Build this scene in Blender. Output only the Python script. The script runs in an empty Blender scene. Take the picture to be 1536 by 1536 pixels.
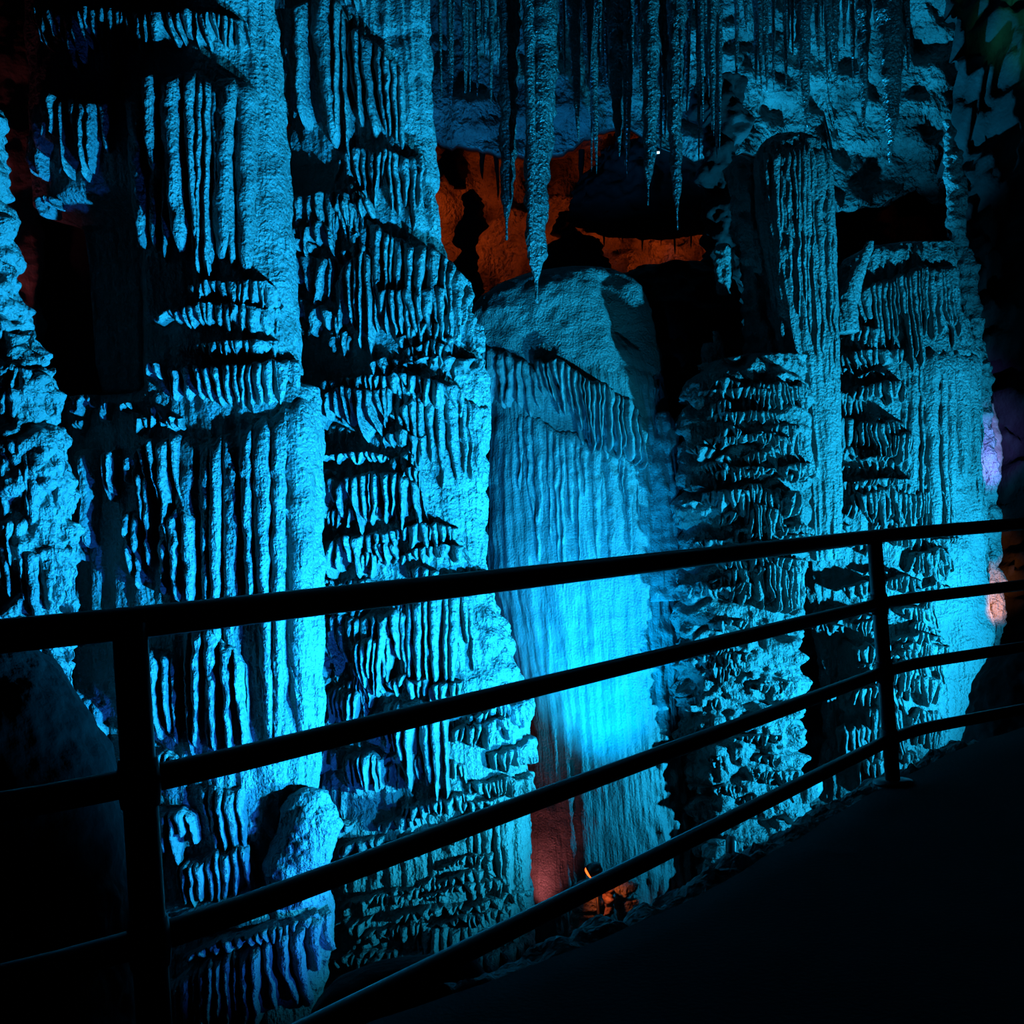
import bpy, math, random
import numpy as np
from mathutils import Matrix, Vector

# ------------------------------------------------------------------ camera
F = 1647.0
PITCH, ROLL = math.radians(1.25), math.radians(4.0)
CAM = np.array([0.0, 0.0, 1.2])
fw = np.array([0, math.cos(PITCH), math.sin(PITCH)])
u0 = np.array([0, -math.sin(PITCH), math.cos(PITCH)])
r0 = np.array([1.0, 0, 0])
rt = r0 * math.cos(ROLL) - u0 * math.sin(ROLL)
up = u0 * math.cos(ROLL) + r0 * math.sin(ROLL)
scene = bpy.context.scene
C = scene.collection
cd = bpy.data.cameras.new('camera')
cd.sensor_width = 36; cd.lens = 36 * F / 1536; cd.clip_end = 100
cam = bpy.data.objects.new('camera', cd); C.objects.link(cam)
cam.matrix_world = Matrix(((rt[0], up[0], -fw[0], CAM[0]), (rt[1], up[1], -fw[1], CAM[1]),
                           (rt[2], up[2], -fw[2], CAM[2]), (0, 0, 0, 1)))
scene.camera = cam

# ------------------------------------------------------------------ world, exposure
w = bpy.data.worlds.new('cave_dark'); scene.world = w; w.use_nodes = True
w.node_tree.nodes['Background'].inputs[0].default_value = (0.05, 0.3, 1, 1)
w.node_tree.nodes['Background'].inputs[1].default_value = 0.0008
vs = scene.view_settings
vs.view_transform = 'Standard'; vs.look = 'None'; vs.gamma = 1; vs.use_curve_mapping = False
vs.exposure = 0.737


def P(px, py, D):
    """world point(s) seen at photograph pixel px,py standing in the plane Y = D"""
    px = np.asarray(px, float); py = np.asarray(py, float)
    d = (fw[None] * F + rt[None] * (px.reshape(-1, 1) - 768) + up[None] * (768 - py.reshape(-1, 1)))
    D = np.broadcast_to(np.asarray(D, float), px.shape).reshape(-1, 1)
    return (CAM[None] + d * (D / d[:, 1:2])).reshape(px.shape + (3,))


def P1(px, py, D):
    return P(np.array([px]), np.array([py]), D)[0]


# ------------------------------------------------------------------ lamps of the cave's light show, and one added fill
def spot(name, loc, target, energy, col, angle=60, blend=0.6, radius=0.06):
    l = bpy.data.lights.new(name, 'SPOT')
    l.energy = energy; l.color = col; l.spot_size = math.radians(angle); l.spot_blend = blend
    l.shadow_soft_size = radius
    o = bpy.data.objects.new(name, l); C.objects.link(o)
    o.location = loc
    o.rotation_euler = (Vector(target) - Vector(loc)).to_track_quat('-Z', 'Y').to_euler()
    return o


CY = (0.0, 0.40, 1.0)
BL = (0.01, 0.17, 1.0)
RED = (1.0, 0.10, 0.008)
# raking lamps on the ground right of the two left columns
spot('floodlight', (1.8, 5.3, -0.8), P1(150, 520, 7.0), 4300, (0.006, 0.41, 1.0), 88, 1.0)
spot('floodlight', (2.25, 6.0, -1.1), P1(360, 760, 8.0), 2700, (0.015, 0.56, 1.0), 84, 1.0)
spot('floodlight', (0.3, 5.6, -1.7), P1(320, 1060, 6.7), 480, BL, 70, 1.0)
# lamps at the foot of the dome
spot('floodlight', P1(900, 1290, 8.1), P1(912, 1010, 8.95), 760, CY, 58, 1.0, 0.04)
spot('floodlight', (0.4, 6.0, -0.9), P1(830, 860, 9.0), 950, (0.003, 0.32, 1.0), 42, 1.0)
# right hand lamp, raking over the knobbly and the broad column
spot('floodlight', (5.2, 7.0, -1.0), P1(1130, 780, 9.2), 4000, (0.010, 0.50, 0.98), 90, 0.8)
spot('floodlight', (2.75, 5.9, -1.4), P1(1105, 780, 9.0), 820, (0.010, 0.50, 0.98), 44, 1.0)  # added fill, brightens the front of the knobbly column
# lamps behind the dome that wash the ceiling
spot('floodlight', (2.8, 11.1, 2.4), P1(1235, 20, 11.1), 1600, (0.008, 0.46, 0.95), 84, 0.8)
spot('floodlight', (-0.3, 10.7, 2.6), P1(800, 40, 11.4), 520, (0.008, 0.34, 1.0), 84, 0.8)
# red and orange effect lamps
spot('floodlight', P1(776, 1420, 8.95), P1(806, 1200, 9.4), 22, (1.0, 0.2, 0.22), 70, 1.0, 0.03)
spot('floodlight', P1(1075, 385, 15.3), P1(960, 360, 16.3), 60, RED, 120, 0.9, 0.05)
spot('floodlight', P1(665, 330, 15.4), P1(720, 340, 16.3), 30, RED, 140, 0.9, 0.05)
spot('floodlight', P1(845, 400, 15.4), P1(850, 320, 16.3), 12, RED, 140, 0.9, 0.05)
spot('floodlight', P1(1525, 940, 9.6), P1(1486, 890, 10.3), 60, (1.0, 0.25, 0.04), 50, 0.9, 0.03)
spot('floodlight', P1(1520, 720, 9.6), P1(1478, 680, 10.3), 90, (0.22, 0.22, 1.0), 60, 0.9, 0.03)
spot('floodlight', P1(-120, 620, 6.6), P1(10, 250, 7.2), 12, (1.0, 0.18, 0.25), 60, 1.0, 0.05)

spot('floodlight', P1(1600, 130, 9.0), P1(1572, 60, 10.2), 170, (0.05, 1.0, 0.6), 34, 1.0, 0.03)

# ------------------------------------------------------------------ noise
_rng = np.random.RandomState(7)
_perm = _rng.permutation(256); _perm = np.concatenate([_perm] * 3)
_grad = _rng.normal(size=(256, 3)); _grad /= np.linalg.norm(_grad, axis=1)[:, None]
_jit = _rng.rand(256, 3)


def perlin(x, y, z):
    x, y, z = np.broadcast_arrays(np.asarray(x, float), np.asarray(y, float), np.asarray(z, float))
    xi = np.floor(x).astype(int); yi = np.floor(y).astype(int); zi = np.floor(z).astype(int)
    xf = x - xi; yf = y - yi; zf = z - zi
    u = xf * xf * xf * (xf * (xf * 6 - 15) + 10)
    v = yf * yf * yf * (yf * (yf * 6 - 15) + 10)
    q = zf * zf * zf * (zf * (zf * 6 - 15) + 10)
    out = 0
    for dx in (0, 1):
        for dy in (0, 1):
            for dz in (0, 1):
                h = _perm[_perm[_perm[(xi + dx) & 255] + ((yi + dy) & 255)] + ((zi + dz) & 255)]
                g = _grad[h]
                n = g[..., 0] * (xf - dx) + g[..., 1] * (yf - dy) + g[..., 2] * (zf - dz)
                out = out + n * (u if dx else 1 - u) * (v if dy else 1 - v) * (q if dz else 1 - q)
    return out * 1.6


def fbm(x, y, z, o=3):
    s = 0; a = 1.0
    for i in range(o):
        s = s + a * perlin(x * 2 ** i + 13.7 * i, y * 2 ** i, z * 2 ** i + 5.1 * i); a *= 0.5
    return s


def worley(x, y, z):
    """distance to the nearest of jittered cell points (lumpy, cauliflower relief)"""
    xi = np.floor(x).astype(int); yi = np.floor(y).astype(int); zi = np.floor(z).astype(int)
    best = np.full(x.shape, 9.0)
    for dx in (-1, 0, 1):
        for dy in (-1, 0, 1):
            for dz in (-1, 0, 1):
                a, b, c = xi + dx, yi + dy, zi + dz
                h = _perm[_perm[_perm[a & 255] + (b & 255)] + (c & 255)]
                j = _jit[h]
                d = (a + j[..., 0] - x) ** 2 + (b + j[..., 1] - y) ** 2 + (c + j[..., 2] - z) ** 2
                best = np.minimum(best, d)
    return np.sqrt(best)


def sstep(a, b, x):
    t = np.clip((x - a) / (b - a), 0, 1)
    return t * t * (3 - 2 * t)


# ------------------------------------------------------------------ materials
def nodes(m):
    m.use_nodes = True
    return m.node_tree.nodes, m.node_tree.links


def stone(name, c1, c2, rough=0.5, grain=55, bump=0.7, streak=0.5, spec=0.25, dist=0.02):
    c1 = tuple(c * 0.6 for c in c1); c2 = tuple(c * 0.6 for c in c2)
    m = bpy.data.materials.new(name); n, l = nodes(m)
    b = n['Principled BSDF']; b.inputs['Roughness'].default_value = rough
    b.inputs['Specular IOR Level'].default_value = spec
    tc = n.new('ShaderNodeTexCoord')
    n1 = n.new('ShaderNodeTexNoise'); n1.inputs['Scale'].default_value = 2.2; n1.inputs['Detail'].default_value = 5
    l.new(tc.outputs['Object'], n1.inputs['Vector'])
    r = n.new('ShaderNodeValToRGB'); r.color_ramp.elements[0].position = 0.35; r.color_ramp.elements[1].position = 0.65
    r.color_ramp.elements[0].color = (*c1, 1); r.color_ramp.elements[1].color = (*c2, 1)
    l.new(n1.outputs[0], r.inputs[0]); l.new(r.outputs[0], b.inputs['Base Color'])
    g = n.new('ShaderNodeTexNoise'); g.inputs['Scale'].default_value = grain; g.inputs['Detail'].default_value = 3
    l.new(tc.outputs['Object'], g.inputs['Vector'])
    mp = n.new('ShaderNodeMapping'); mp.inputs['Scale'].default_value = (1, 1, 0.12)
    l.new(tc.outputs['Object'], mp.inputs['Vector'])
    s = n.new('ShaderNodeTexNoise'); s.inputs['Scale'].default_value = 30; s.inputs['Detail'].default_value = 4
    l.new(mp.outputs[0], s.inputs['Vector'])
    mx = n.new('ShaderNodeMix'); mx.data_type = 'FLOAT'; mx.inputs[0].default_value = streak
    l.new(g.outputs[0], mx.inputs[2]); l.new(s.outputs[0], mx.inputs[3])
    bp = n.new('ShaderNodeBump'); bp.inputs['Strength'].default_value = bump; bp.inputs['Distance'].default_value = dist
    l.new(mx.outputs[0], bp.inputs['Height']); l.new(bp.outputs[0], b.inputs['Normal'])
    return m


M = {}
M['calcite'] = stone('pale_calcite', (0.17, 0.17, 0.16), (0.25, 0.25, 0.24), bump=1.0, dist=0.06, grain=42)
M['smooth'] = stone('smooth_flowstone', (0.16, 0.16, 0.155), (0.23, 0.23, 0.22), grain=60, bump=1.0, dist=0.03, streak=0.7)
M['dome'] = stone('grainy_flowstone', (0.15, 0.15, 0.145), (0.2, 0.2, 0.19), grain=60, bump=1.0, dist=0.03, streak=0.1)
M['rock'] = stone('limestone', (0.07, 0.07, 0.065), (0.3, 0.3, 0.28), rough=0.7, grain=14, bump=1.0, streak=0.1, dist=0.12)
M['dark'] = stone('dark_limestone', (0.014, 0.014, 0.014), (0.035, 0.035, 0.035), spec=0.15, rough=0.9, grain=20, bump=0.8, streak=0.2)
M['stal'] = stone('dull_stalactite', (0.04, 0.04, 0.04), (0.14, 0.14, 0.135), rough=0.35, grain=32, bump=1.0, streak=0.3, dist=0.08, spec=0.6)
M['red'] = stone('reddish_calcite', (0.22, 0.15, 0.12), (0.3, 0.21, 0.17), rough=0.5, grain=50, bump=0.7, streak=0.5)  # calcite with a warm reddish base colour
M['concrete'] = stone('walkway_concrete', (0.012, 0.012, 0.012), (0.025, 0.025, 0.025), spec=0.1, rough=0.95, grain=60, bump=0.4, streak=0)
M['steel'] = bpy.data.materials.new('black_painted_steel')
n_, l_ = nodes(M['steel']); b_ = n_['Principled BSDF']
b_.inputs['Base Color'].default_value = (0.012, 0.012, 0.013, 1); b_.inputs['Metallic'].default_value = 0.0
b_.inputs['Roughness'].default_value = 0.38


# ------------------------------------------------------------------ mesh helpers
def mesh_obj(name, V, quads, mat, parent=None, smooth=True, base=None):
    V = np.asarray(V, np.float32).reshape(-1, 3)
    if base is not None:
        V = V - np.asarray(base, np.float32)
    quads = np.asarray(quads, np.int32)
    me = bpy.data.meshes.new(name)
    k = quads.shape[1]; nf = len(quads)
    me.vertices.add(len(V)); me.vertices.foreach_set('co', V.ravel())
    me.loops.add(nf * k); me.loops.foreach_set('vertex_index', quads.ravel())
    me.polygons.add(nf)
    me.polygons.foreach_set('loop_start', np.arange(nf, dtype=np.int32) * k)
    me.polygons.foreach_set('loop_total', np.full(nf, k, np.int32))
    if smooth:
        me.polygons.foreach_set('use_smooth', np.ones(nf, bool))
    me.update(calc_edges=True); me.validate()
    me.materials.append(mat)
    o = bpy.data.objects.new(name, me); C.objects.link(o)
    if parent is not None:
        o.parent = parent
    return o


def grid_quads(nv, nu, wrap=False, off=0):
    i = np.arange(nv - 1)[:, None]; j = np.arange(nu if wrap else nu - 1)[None]
    j2 = (j + 1) % nu
    a = i * nu + j; b = i * nu + j2; c = (i + 1) * nu + j2; d = (i + 1) * nu + j
    return np.stack([d, c, b, a], -1).reshape(-1, 4) + off


def tag(o, label=None, cat=None, group=None, kind=None):
    if label: o['label'] = label
    if cat: o['category'] = cat
    if group: o['group'] = group
    if kind: o['kind'] = kind
    return o


def empty(name, loc, label, cat, group=None):
    o = bpy.data.objects.new(name, None); C.objects.link(o); o.location = Vector(loc)
    o.empty_display_size = 0.1
    return tag(o, label, cat, group)


# ------------------------------------------------------------------ formations
class Formation:
    """a standing formation: an Empty with a core and its draperies as parts"""
    def __init__(s, name, label, cat, rows, D, squash=0.5, power=2.0, group=None):
        s.rows = np.array(rows, float); s.D = D; s.sq = squash; s.pw = power
        y = s.rows[-1, 0]; x = s.rows[-1, 1:].mean()
        s.base = P1(x, y, D)
        s.root = empty(name, s.base, label, cat, group)

    def use(s, rows, D=None, squash=None, power=None):
        s.rows = np.array(rows, float)
        if D: s.D = D
        if squash: s.sq = squash
        if power: s.pw = power
        return s

    def cr(s, py):
        xl = np.interp(py, s.rows[:, 0], s.rows[:, 1]); xr = np.interp(py, s.rows[:, 0], s.rows[:, 2])
        return (xl + xr) / 2, (xr - xl) / 2

    def surf(s, px, py):
        """world point and outward normal on the core's front at a pixel"""
        c, r = s.cr(py)
        t = np.clip((px - c) / np.maximum(r, 1e-3), -0.985, 0.985)
        R = r * s.D / F
        p = s.pw
        h = (1 - np.abs(t) ** p) ** (1 / p)
        B = P(px, py, s.D); B[..., 1] -= R * s.sq * h
        nx = np.sign(t) * np.abs(t) ** (p - 1); ny = -h ** (p - 1) / s.sq
        L = np.sqrt(nx * nx + ny * ny) + 1e-9
        return B, np.stack([nx / L, ny / L, np.zeros_like(nx)], -1)

    def core(s, mat, flute=0.0, ff=14, rough=0.0, rf=6, lump=0.0, lf=9, ledge=0.0, lk=2.5, lw=0.6, step=3.2,
             name='core', mod=None, seed=0, vs=0.12, cap=0.15):
        y0, y1 = s.rows[0, 0], s.rows[-1, 0]
        nv = max(8, int((y1 - y0) / step))
        rmax = (s.rows[:, 2] - s.rows[:, 1]).max() / 2
        nu = max(24, int(rmax * 5.2 / step))
        py = np.linspace(y0, y1, nv)[:, None] * np.ones((1, nu))
        # more vertices on the front half
        th = np.linspace(0, 2 * math.pi, nu, endpoint=False)[None] * np.ones((nv, 1))
        c, r = s.cr(py)
        R = r * s.D / F
        p = s.pw
        ct, st = np.cos(th), np.sin(th)
        k = (np.abs(ct) ** p + np.abs(st) ** p) ** (-1 / p)
        ct, st = ct * k, st * k
        ctr = P(c, py, s.D)
        V = ctr.copy(); V[..., 0] += R * ct; V[..., 1] -= R * s.sq * st
        nrm = np.stack([np.sign(ct) * np.abs(ct) ** (p - 1), -np.sign(st) * np.abs(st) ** (p - 1) / s.sq, 0 * ct], -1)
        nrm /= np.linalg.norm(nrm, axis=-1, keepdims=True) + 1e-9
        X, Y, Z = V[..., 0] + seed * 3.3, V[..., 1], V[..., 2]
        d = np.zeros_like(X)
        if flute:
            wob = 0.25 * perlin(X * 1.3, Y * 1.3, Z * 0.9)
            f1 = perlin((X + wob * 0.2) * ff, Y * ff, Z * ff * vs * 0.4)
            f2 = perlin(X * ff * 2.3 + 9, Y * ff * 2.3, Z * ff * vs)
            d += flute * (1 - 2.2 * np.abs(f1)) + flute * 0.35 * f2
        if rough:
            d += rough * fbm(X * rf, Y * rf, Z * rf, 4)
        if lump:
            d += lump * (0.55 - worley(X * lf, Y * lf, Z * lf)) + lump * 0.4 * (0.5 - worley(X * lf * 2.1, Y * lf * 2.1, Z * lf * 2.1))
        if ledge:
            ph = Z * lk + lw * perlin(X * 1.6, Y * 1.6, Z * 0.7) + 0.35 * perlin(X * 5, Y * 5, Z * 1.4)
            fr = 1 - (ph - np.floor(ph))
            pr = sstep(0, 0.25, fr) * (1 - sstep(0.86, 1.0, fr))
            hair = perlin(X * ff * 1.6, Y * ff * 1.6, Z * 1.5)
            d += ledge * (pr - 0.5) * (1 + 0.5 * perlin(X * 2, Y * 2, Z * 2)) + ledge * 0.45 * hair * fr
        if mod is not None:
            d = mod(d, px=c + r * ct, py=py, X=X, Y=Y, Z=Z, st=st)
        V = V + nrm * d[..., None]
        top = ctr[0].mean(0); bot = ctr[-1].mean(0)
        Vs = V.reshape(-1, 3); q = grid_quads(nv, nu, True)
        a = np.arange(nu); b = (a + 1) % nu
        V2 = np.concatenate([Vs, [top + [0, 0, cap * R[0, 0]], bot]])
        it, ib = len(Vs), len(Vs) + 1
        capq = np.concatenate([np.stack([a, b, np.full(nu, it), np.full(nu, it)], -1)[:, :4] * 1])
        o = mesh_obj(name, V2, q, mat, s.root, base=s.base)
        # end caps
        bm_f = []
        me = o.data
        import bmesh
        bm = bmesh.new(); bm.from_mesh(me); bm.verts.ensure_lookup_table()
        for j in range(nu):
            bm.faces.new((bm.verts[j], bm.verts[(j + 1) % nu], bm.verts[it])).smooth = True
            bm.faces.new((bm.verts[(nv - 1) * nu + (j + 1) % nu], bm.verts[(nv - 1) * nu + j], bm.verts[ib])).smooth = True
        bm.to_mesh(me); bm.free()
        return o

    def tier(s, top, bot, prot=0.12, w=(7, 13), jag=0.35, taper=0.45, seed=None, mat=None, name='drapery',
             sway=5, deep=1.0, rough=0.016, lipf=0.14, nv=30, droop=0.0, free=False):
        """a hanging skirt of stone: lip on top, fluted front, ragged fringe of drip tips"""
        s.tn = getattr(s, 'tn', 0) + 1
        rng = np.random.RandomState(seed if seed is not None else (int(top[0][0] * 31 + top[0][1] * 7) % 9999))
        top = np.array(top, float); bot = np.array(bot, float)
        x0, x1 = top[0, 0], top[-1, 0]
        edges = [x0]
        while edges[-1] < x1 - w[0] * 0.6:
            edges.append(edges[-1] + rng.uniform(*w) * min(1.7, math.exp(rng.normal(0, 0.38))))
        edges = np.array(edges); edges = x0 + (edges - x0) * (x1 - x0) / (edges[-1] - x0)
        nd = len(edges) - 1
        SS = np.array([-1, -0.82, -0.5, -0.15, 0.2, 0.55, 0.85])
        cx = (edges[1:] + edges[:-1]) / 2; hw = (edges[1:] - edges[:-1]) / 2
        px = (cx[:, None] + hw[:, None] * SS[None]).ravel(); sl = np.tile(SS, nd); di = np.repeat(np.arange(nd), 7)
        px = np.append(px, x1); sl = np.append(sl, 1.0); di = np.append(di, nd - 1)
        ln = 1 - jag * 1.25 * rng.rand(nd) ** 1.2
        k5 = rng.uniform(0, 99)
        ln = ln * (1 + 0.45 * jag * perlin(cx * 0.03, k5, 0.7))
        ln = np.where(rng.rand(nd) < 0.15 * min(1, jag * 4), ln * rng.uniform(0.5, 0.85, nd), ln)
        hh = np.interp(cx, bot[:, 0], bot[:, 1]) - np.interp(cx, top[:, 0], top[:, 1])
        sw = rng.uniform(-sway, sway, nd) + np.minimum(hh, 90) * (0.14 * perlin(cx * 0.03, k5, 4.4) + 0.05)
        tgt = cx.copy()
        for q in range(nd - 1):
            if rng.rand() < 0.22:
                e_ = edges[q + 1]
                tgt[q] += (e_ - cx[q]) * 0.8; tgt[q + 1] += (e_ - cx[q + 1]) * 0.8
        tp = taper * rng.uniform(0.5, 1.3, nd)
        dp = rng.uniform(0.55, 1.0, nd)
        rg = np.sqrt(np.clip(1 - sl ** 2, 0, 1))
        nu = len(px)
        U = (px - x0) / (x1 - x0)
        ef = np.sqrt(np.clip(1 - np.abs(2 * U - 1) ** 4, 0, 1)) * (1 + 0.45 * perlin(px * 0.028, k5, 1.9))
        #           t      o     flute
        prof = [(0.00, -0.5, 0.0), (0.0, 0.05, 0.05), (0.02, 0.45, 0.12), (0.05, 0.72, 0.25)]
        tt = np.linspace(lipf * 0.7, 0.93, nv - 8)
        for t in tt:
            prof.append((t, 0.86 + 0.14 * math.sin(min(1, t * 2) * math.pi / 2) - 0.22 * t ** 2, min(1, 0.3 + 1.1 * t)))
        prof += [(0.975, 0.6, 1.0), (1.0, 0.34, 1.0), (0.985, 0.0, 1.0), (0.93, -0.6, 0.8)]
        prof = np.array(prof)
        t, o, f = prof[:, 0:1], prof[:, 1:2], prof[:, 2:3]
        ty = np.interp(px, top[:, 0], top[:, 1])[None]; by = np.interp(px, bot[:, 0], bot[:, 1])[None]
        hgt = np.maximum(by - ty, 4)
        ty = ty + np.minimum(0.16 * hgt, 9) * perlin(px * 0.045, k5, 3.3)[None] + np.minimum(0.1 * hgt, 4) * perlin(px * 0.16, k5, 7.3)[None]
        L = (by - ty) * ln[di][None] * (1 - 0.16 * (sl ** 2)[None])
        py = ty + L * t
        tip = np.clip(t, 0, 1) ** 1.4
        pxx = px[None] + (tgt[di] - px)[None] * (tp[di][None] * tip) + sw[di][None] * t ** 2
        pxx = pxx + (3.0 * perlin(px[None] * 0.04, py * 0.035, 2.0 + s.tn) + 1.1 * perlin(px[None] * 0.12, py * 0.1, 5.0 + s.tn)) * np.clip(t * 4, 0, 1)
        B, N = s.surf(pxx, py)
        hwm = hw[di][None] * s.D / F
        depth = prot * o * ef[None] * (0.85 + 0.3 * (dp[di] - 0.75)[None])
        val = (1 - rg)[None]
        depth = depth - f * val * (hwm * 1.25 * deep + np.maximum(depth, 0) * 0.55 * deep)
        sc = B * 9.0
        depth = depth + rough * fbm(sc[..., 0] * 1.7, sc[..., 1], sc[..., 2] * 1.1, 3) * np.clip(o, 0, 1)
        depth = depth + 0.35 * hwm * perlin(pxx * 0.22, py * 0.02, k5) * np.clip(o, 0, 1)
        V = B + N * depth[..., None]
        V[..., 2] -= droop * depth
        obj = mesh_obj(name, V, grid_quads(len(prof), nu), mat or M['calcite'], s.root, base=s.base)
        return obj


def sheet(name, xr, yr, Dfun, mat, step=8, parent=None, base=None, rough=0.2, rf=0.9, o=5, lump=0, lf=3, seed=0):
    nx = int((xr[1] - xr[0]) / step) + 1; ny = int((yr[1] - yr[0]) / step) + 1
    px, py = np.meshgrid(np.linspace(*xr, nx), np.linspace(*yr, ny))
    D = Dfun(px, py)
    V = P(px, py, D)
    X, Y, Z = V[..., 0] + seed, V[..., 1], V[..., 2]
    d = rough * fbm(X * rf, Y * rf, Z * rf, o)
    if lump: d = d + lump * (0.5 - worley(X * lf, Y * lf, Z * lf))
    V[..., 1] -= d; V[..., 2] += 0.4 * d
    return mesh_obj(name, V, grid_quads(ny, nx), mat, parent, base=base)


def tube(name, pts, rad, mat, parent=None, base=None, n=14, smooth=True):
    pts = np.array(pts, float); rad = np.broadcast_to(np.asarray(rad, float), (len(pts),))
    V = []
    tang = np.gradient(pts, axis=0); tang /= np.linalg.norm(tang, axis=1)[:, None]
    for p, t, r in zip(pts, tang, rad):
        a = np.array([0, 0, 1.0]) if abs(t[2]) < 0.9 else np.array([1.0, 0, 0])
        e1 = np.cross(t, a); e1 /= np.linalg.norm(e1); e2 = np.cross(t, e1)
        th = np.linspace(0, 2 * math.pi, n, endpoint=False)
        V.append(p + r * (np.cos(th)[:, None] * e1 + np.sin(th)[:, None] * e2))
    V = np.array(V)
    ends = np.array([[pts[0]] * n, [pts[-1]] * n])
    V = np.concatenate([ends[:1], V, ends[1:]])
    return mesh_obj(name, V, grid_quads(len(V), n, True), mat, parent, base=base, smooth=smooth)


# ================================================================== the setting
def ceil_edge(px):
    e = [(-400, 120), (200, 150), (600, 205), (640, 215), (700, 236), (745, 242), (850, 232), (900, 206), (945, 200), (1000, 232), (1060, 250), (1100, 240),
         (1180, 225), (1240, 240), (1252, 322), (1330, 312), (1380, 290), (1430, 318), (1470, 330), (1700, 350), (2000, 360)]
    e = np.array(e, float)
    return np.interp(px, e[:, 0], e[:, 1])


def ceil_D(py_rel):
    return 12.6 - 5.0 * sstep(0, 1, np.clip(py_rel, 0, 1.2))


def ceiling():
    nx = 330; nv = 130
    px = np.linspace(-500, 2000, nx)[None] * np.ones((nv, 1))
    v = np.linspace(0, 1, nv)[:, None] * np.ones((1, nx))
    e = ceil_edge(px) + 9 * perlin(px * 0.03, 0.5, 0.5) + 6 * perlin(px * 0.09, 2.5, 0.5) + 3 * perlin(px * 0.25, 4.5, 0.5)
    # v < .2: underside running back, v > .2: face rising towards the camera
    a = np.clip(v / 0.15, 0, 1); b = np.clip((v - 0.15) / 0.85, 0, 1)
    py = e - 8 * np.sin(a * math.pi / 2) - b * (e + 520)
    D = 16.2 - 3.6 * np.sin(a * math.pi / 2) - 5.2 * sstep(0.25, 1, b)
    V = P(px, py, D)
    X, Y, Z = V[..., 0], V[..., 1], V[..., 2]
    d = 0.34 * fbm(X * 0.9, Y * 0.9, Z * 0.9, 6) + 0.12 * fbm(X * 3.5, Y * 3.5, Z * 3.5, 3) + 0.18 * (0.5 - worley(X * 1.1, Y * 1.1, Z * 1.1)) - 0.1 * np.abs(perlin(X * 3, Y * 3, Z * 3))
    fade = sstep(0.0, 0.14, v)
    V[..., 1] -= d * fade; V[..., 2] -= 0.35 * d * fade
    o = mesh_obj('ceiling', V, grid_quads(nv, nx), M['rock'])
    tag(o, 'overhanging pale limestone ceiling of the cave, hung with stalactites', 'ceiling', kind='structure')


ceiling()
o = sheet('wall_back', (-500, 2050), (60, 1500), lambda x, y: 16.4 - 0.0 * x, M['rock'], step=7, rough=0.6, rf=0.9, lump=0.7, lf=1.5)
tag(o, 'rough cave wall in the alcove at the back, glowing red', 'wall', kind='structure')
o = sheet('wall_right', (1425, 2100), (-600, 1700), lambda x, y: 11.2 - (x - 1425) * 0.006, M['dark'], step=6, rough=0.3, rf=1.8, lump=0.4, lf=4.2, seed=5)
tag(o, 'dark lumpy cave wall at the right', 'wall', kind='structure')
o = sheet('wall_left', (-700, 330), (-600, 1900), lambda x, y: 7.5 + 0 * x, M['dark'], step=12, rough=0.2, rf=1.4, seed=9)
tag(o, 'black unlit cave wall behind the left columns', 'wall', kind='structure')


def ground():
    nx, ny = 160, 120
    X, Y = np.meshgrid(np.linspace(-9, 12, nx), np.linspace(1.0, 17, ny))
    Z = -2.6 + 0.25 * fbm(X * 0.7, Y * 0.7, 0, 4)
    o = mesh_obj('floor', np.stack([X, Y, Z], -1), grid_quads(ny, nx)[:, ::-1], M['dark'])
    tag(o, 'rocky cave floor below the walkway', 'floor', kind='structure')


ground()


# walkway slab: edge points found on the ground plane Z = 0
def G(px, py, z=0.0):
    d = fw * F + rt * (px - 768) + up * (768 - py)
    t = (z - CAM[2]) / d[2]
    return CAM + d * t


edge = [G(-900, 1800), G(100, 1760), G(430, 1590), G(560, 1530), G(680, 1490), G(800, 1452), G(930, 1392), G(1060, 1335), G(1190, 1262), G(1300, 1192),
        G(1400, 1142), G(1480, 1108), G(1560, 1085), G(1750, 1060), G(2000, 1052)]


def walkway():
    pts = np.array(edge); n = 140
    t = np.linspace(0, len(pts) - 1, n)
    e = np.stack([np.interp(t, np.arange(len(pts)), pts[:, k]) for k in range(3)], -1)
    e[:, 1] += 0.03 * perlin(e[:, 0] * 5, 0.5, 1.5)
    back = e.copy(); back[:, 1] = -2.5
    rows = []
    for k in np.linspace(0, 1, 30):
        r = back * (1 - k) + e * k; r[:, 2] = 0.004 * perlin(r[:, 0] * 3, r[:, 1] * 3, 0); rows.append(r)
    lip = e.copy(); lip[:, 1] += 0.02; lip[:, 2] = -0.03; rows.append(lip)
    for z in np.linspace(-0.1, -2.6, 20):
        r = e.copy(); r[:, 2] = z; r[:, 1] += 0.03 * fbm(r[:, 0] * 3, z * 3, 0.3); rows.append(r)
    V = np.array(rows)
    o = mesh_obj('floor', V, grid_quads(len(rows), n)[:, ::-1], M['concrete'])
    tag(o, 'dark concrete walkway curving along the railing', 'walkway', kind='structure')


walkway()

# ================================================================== railing
RH = 1.086; RS = 0.298


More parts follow.
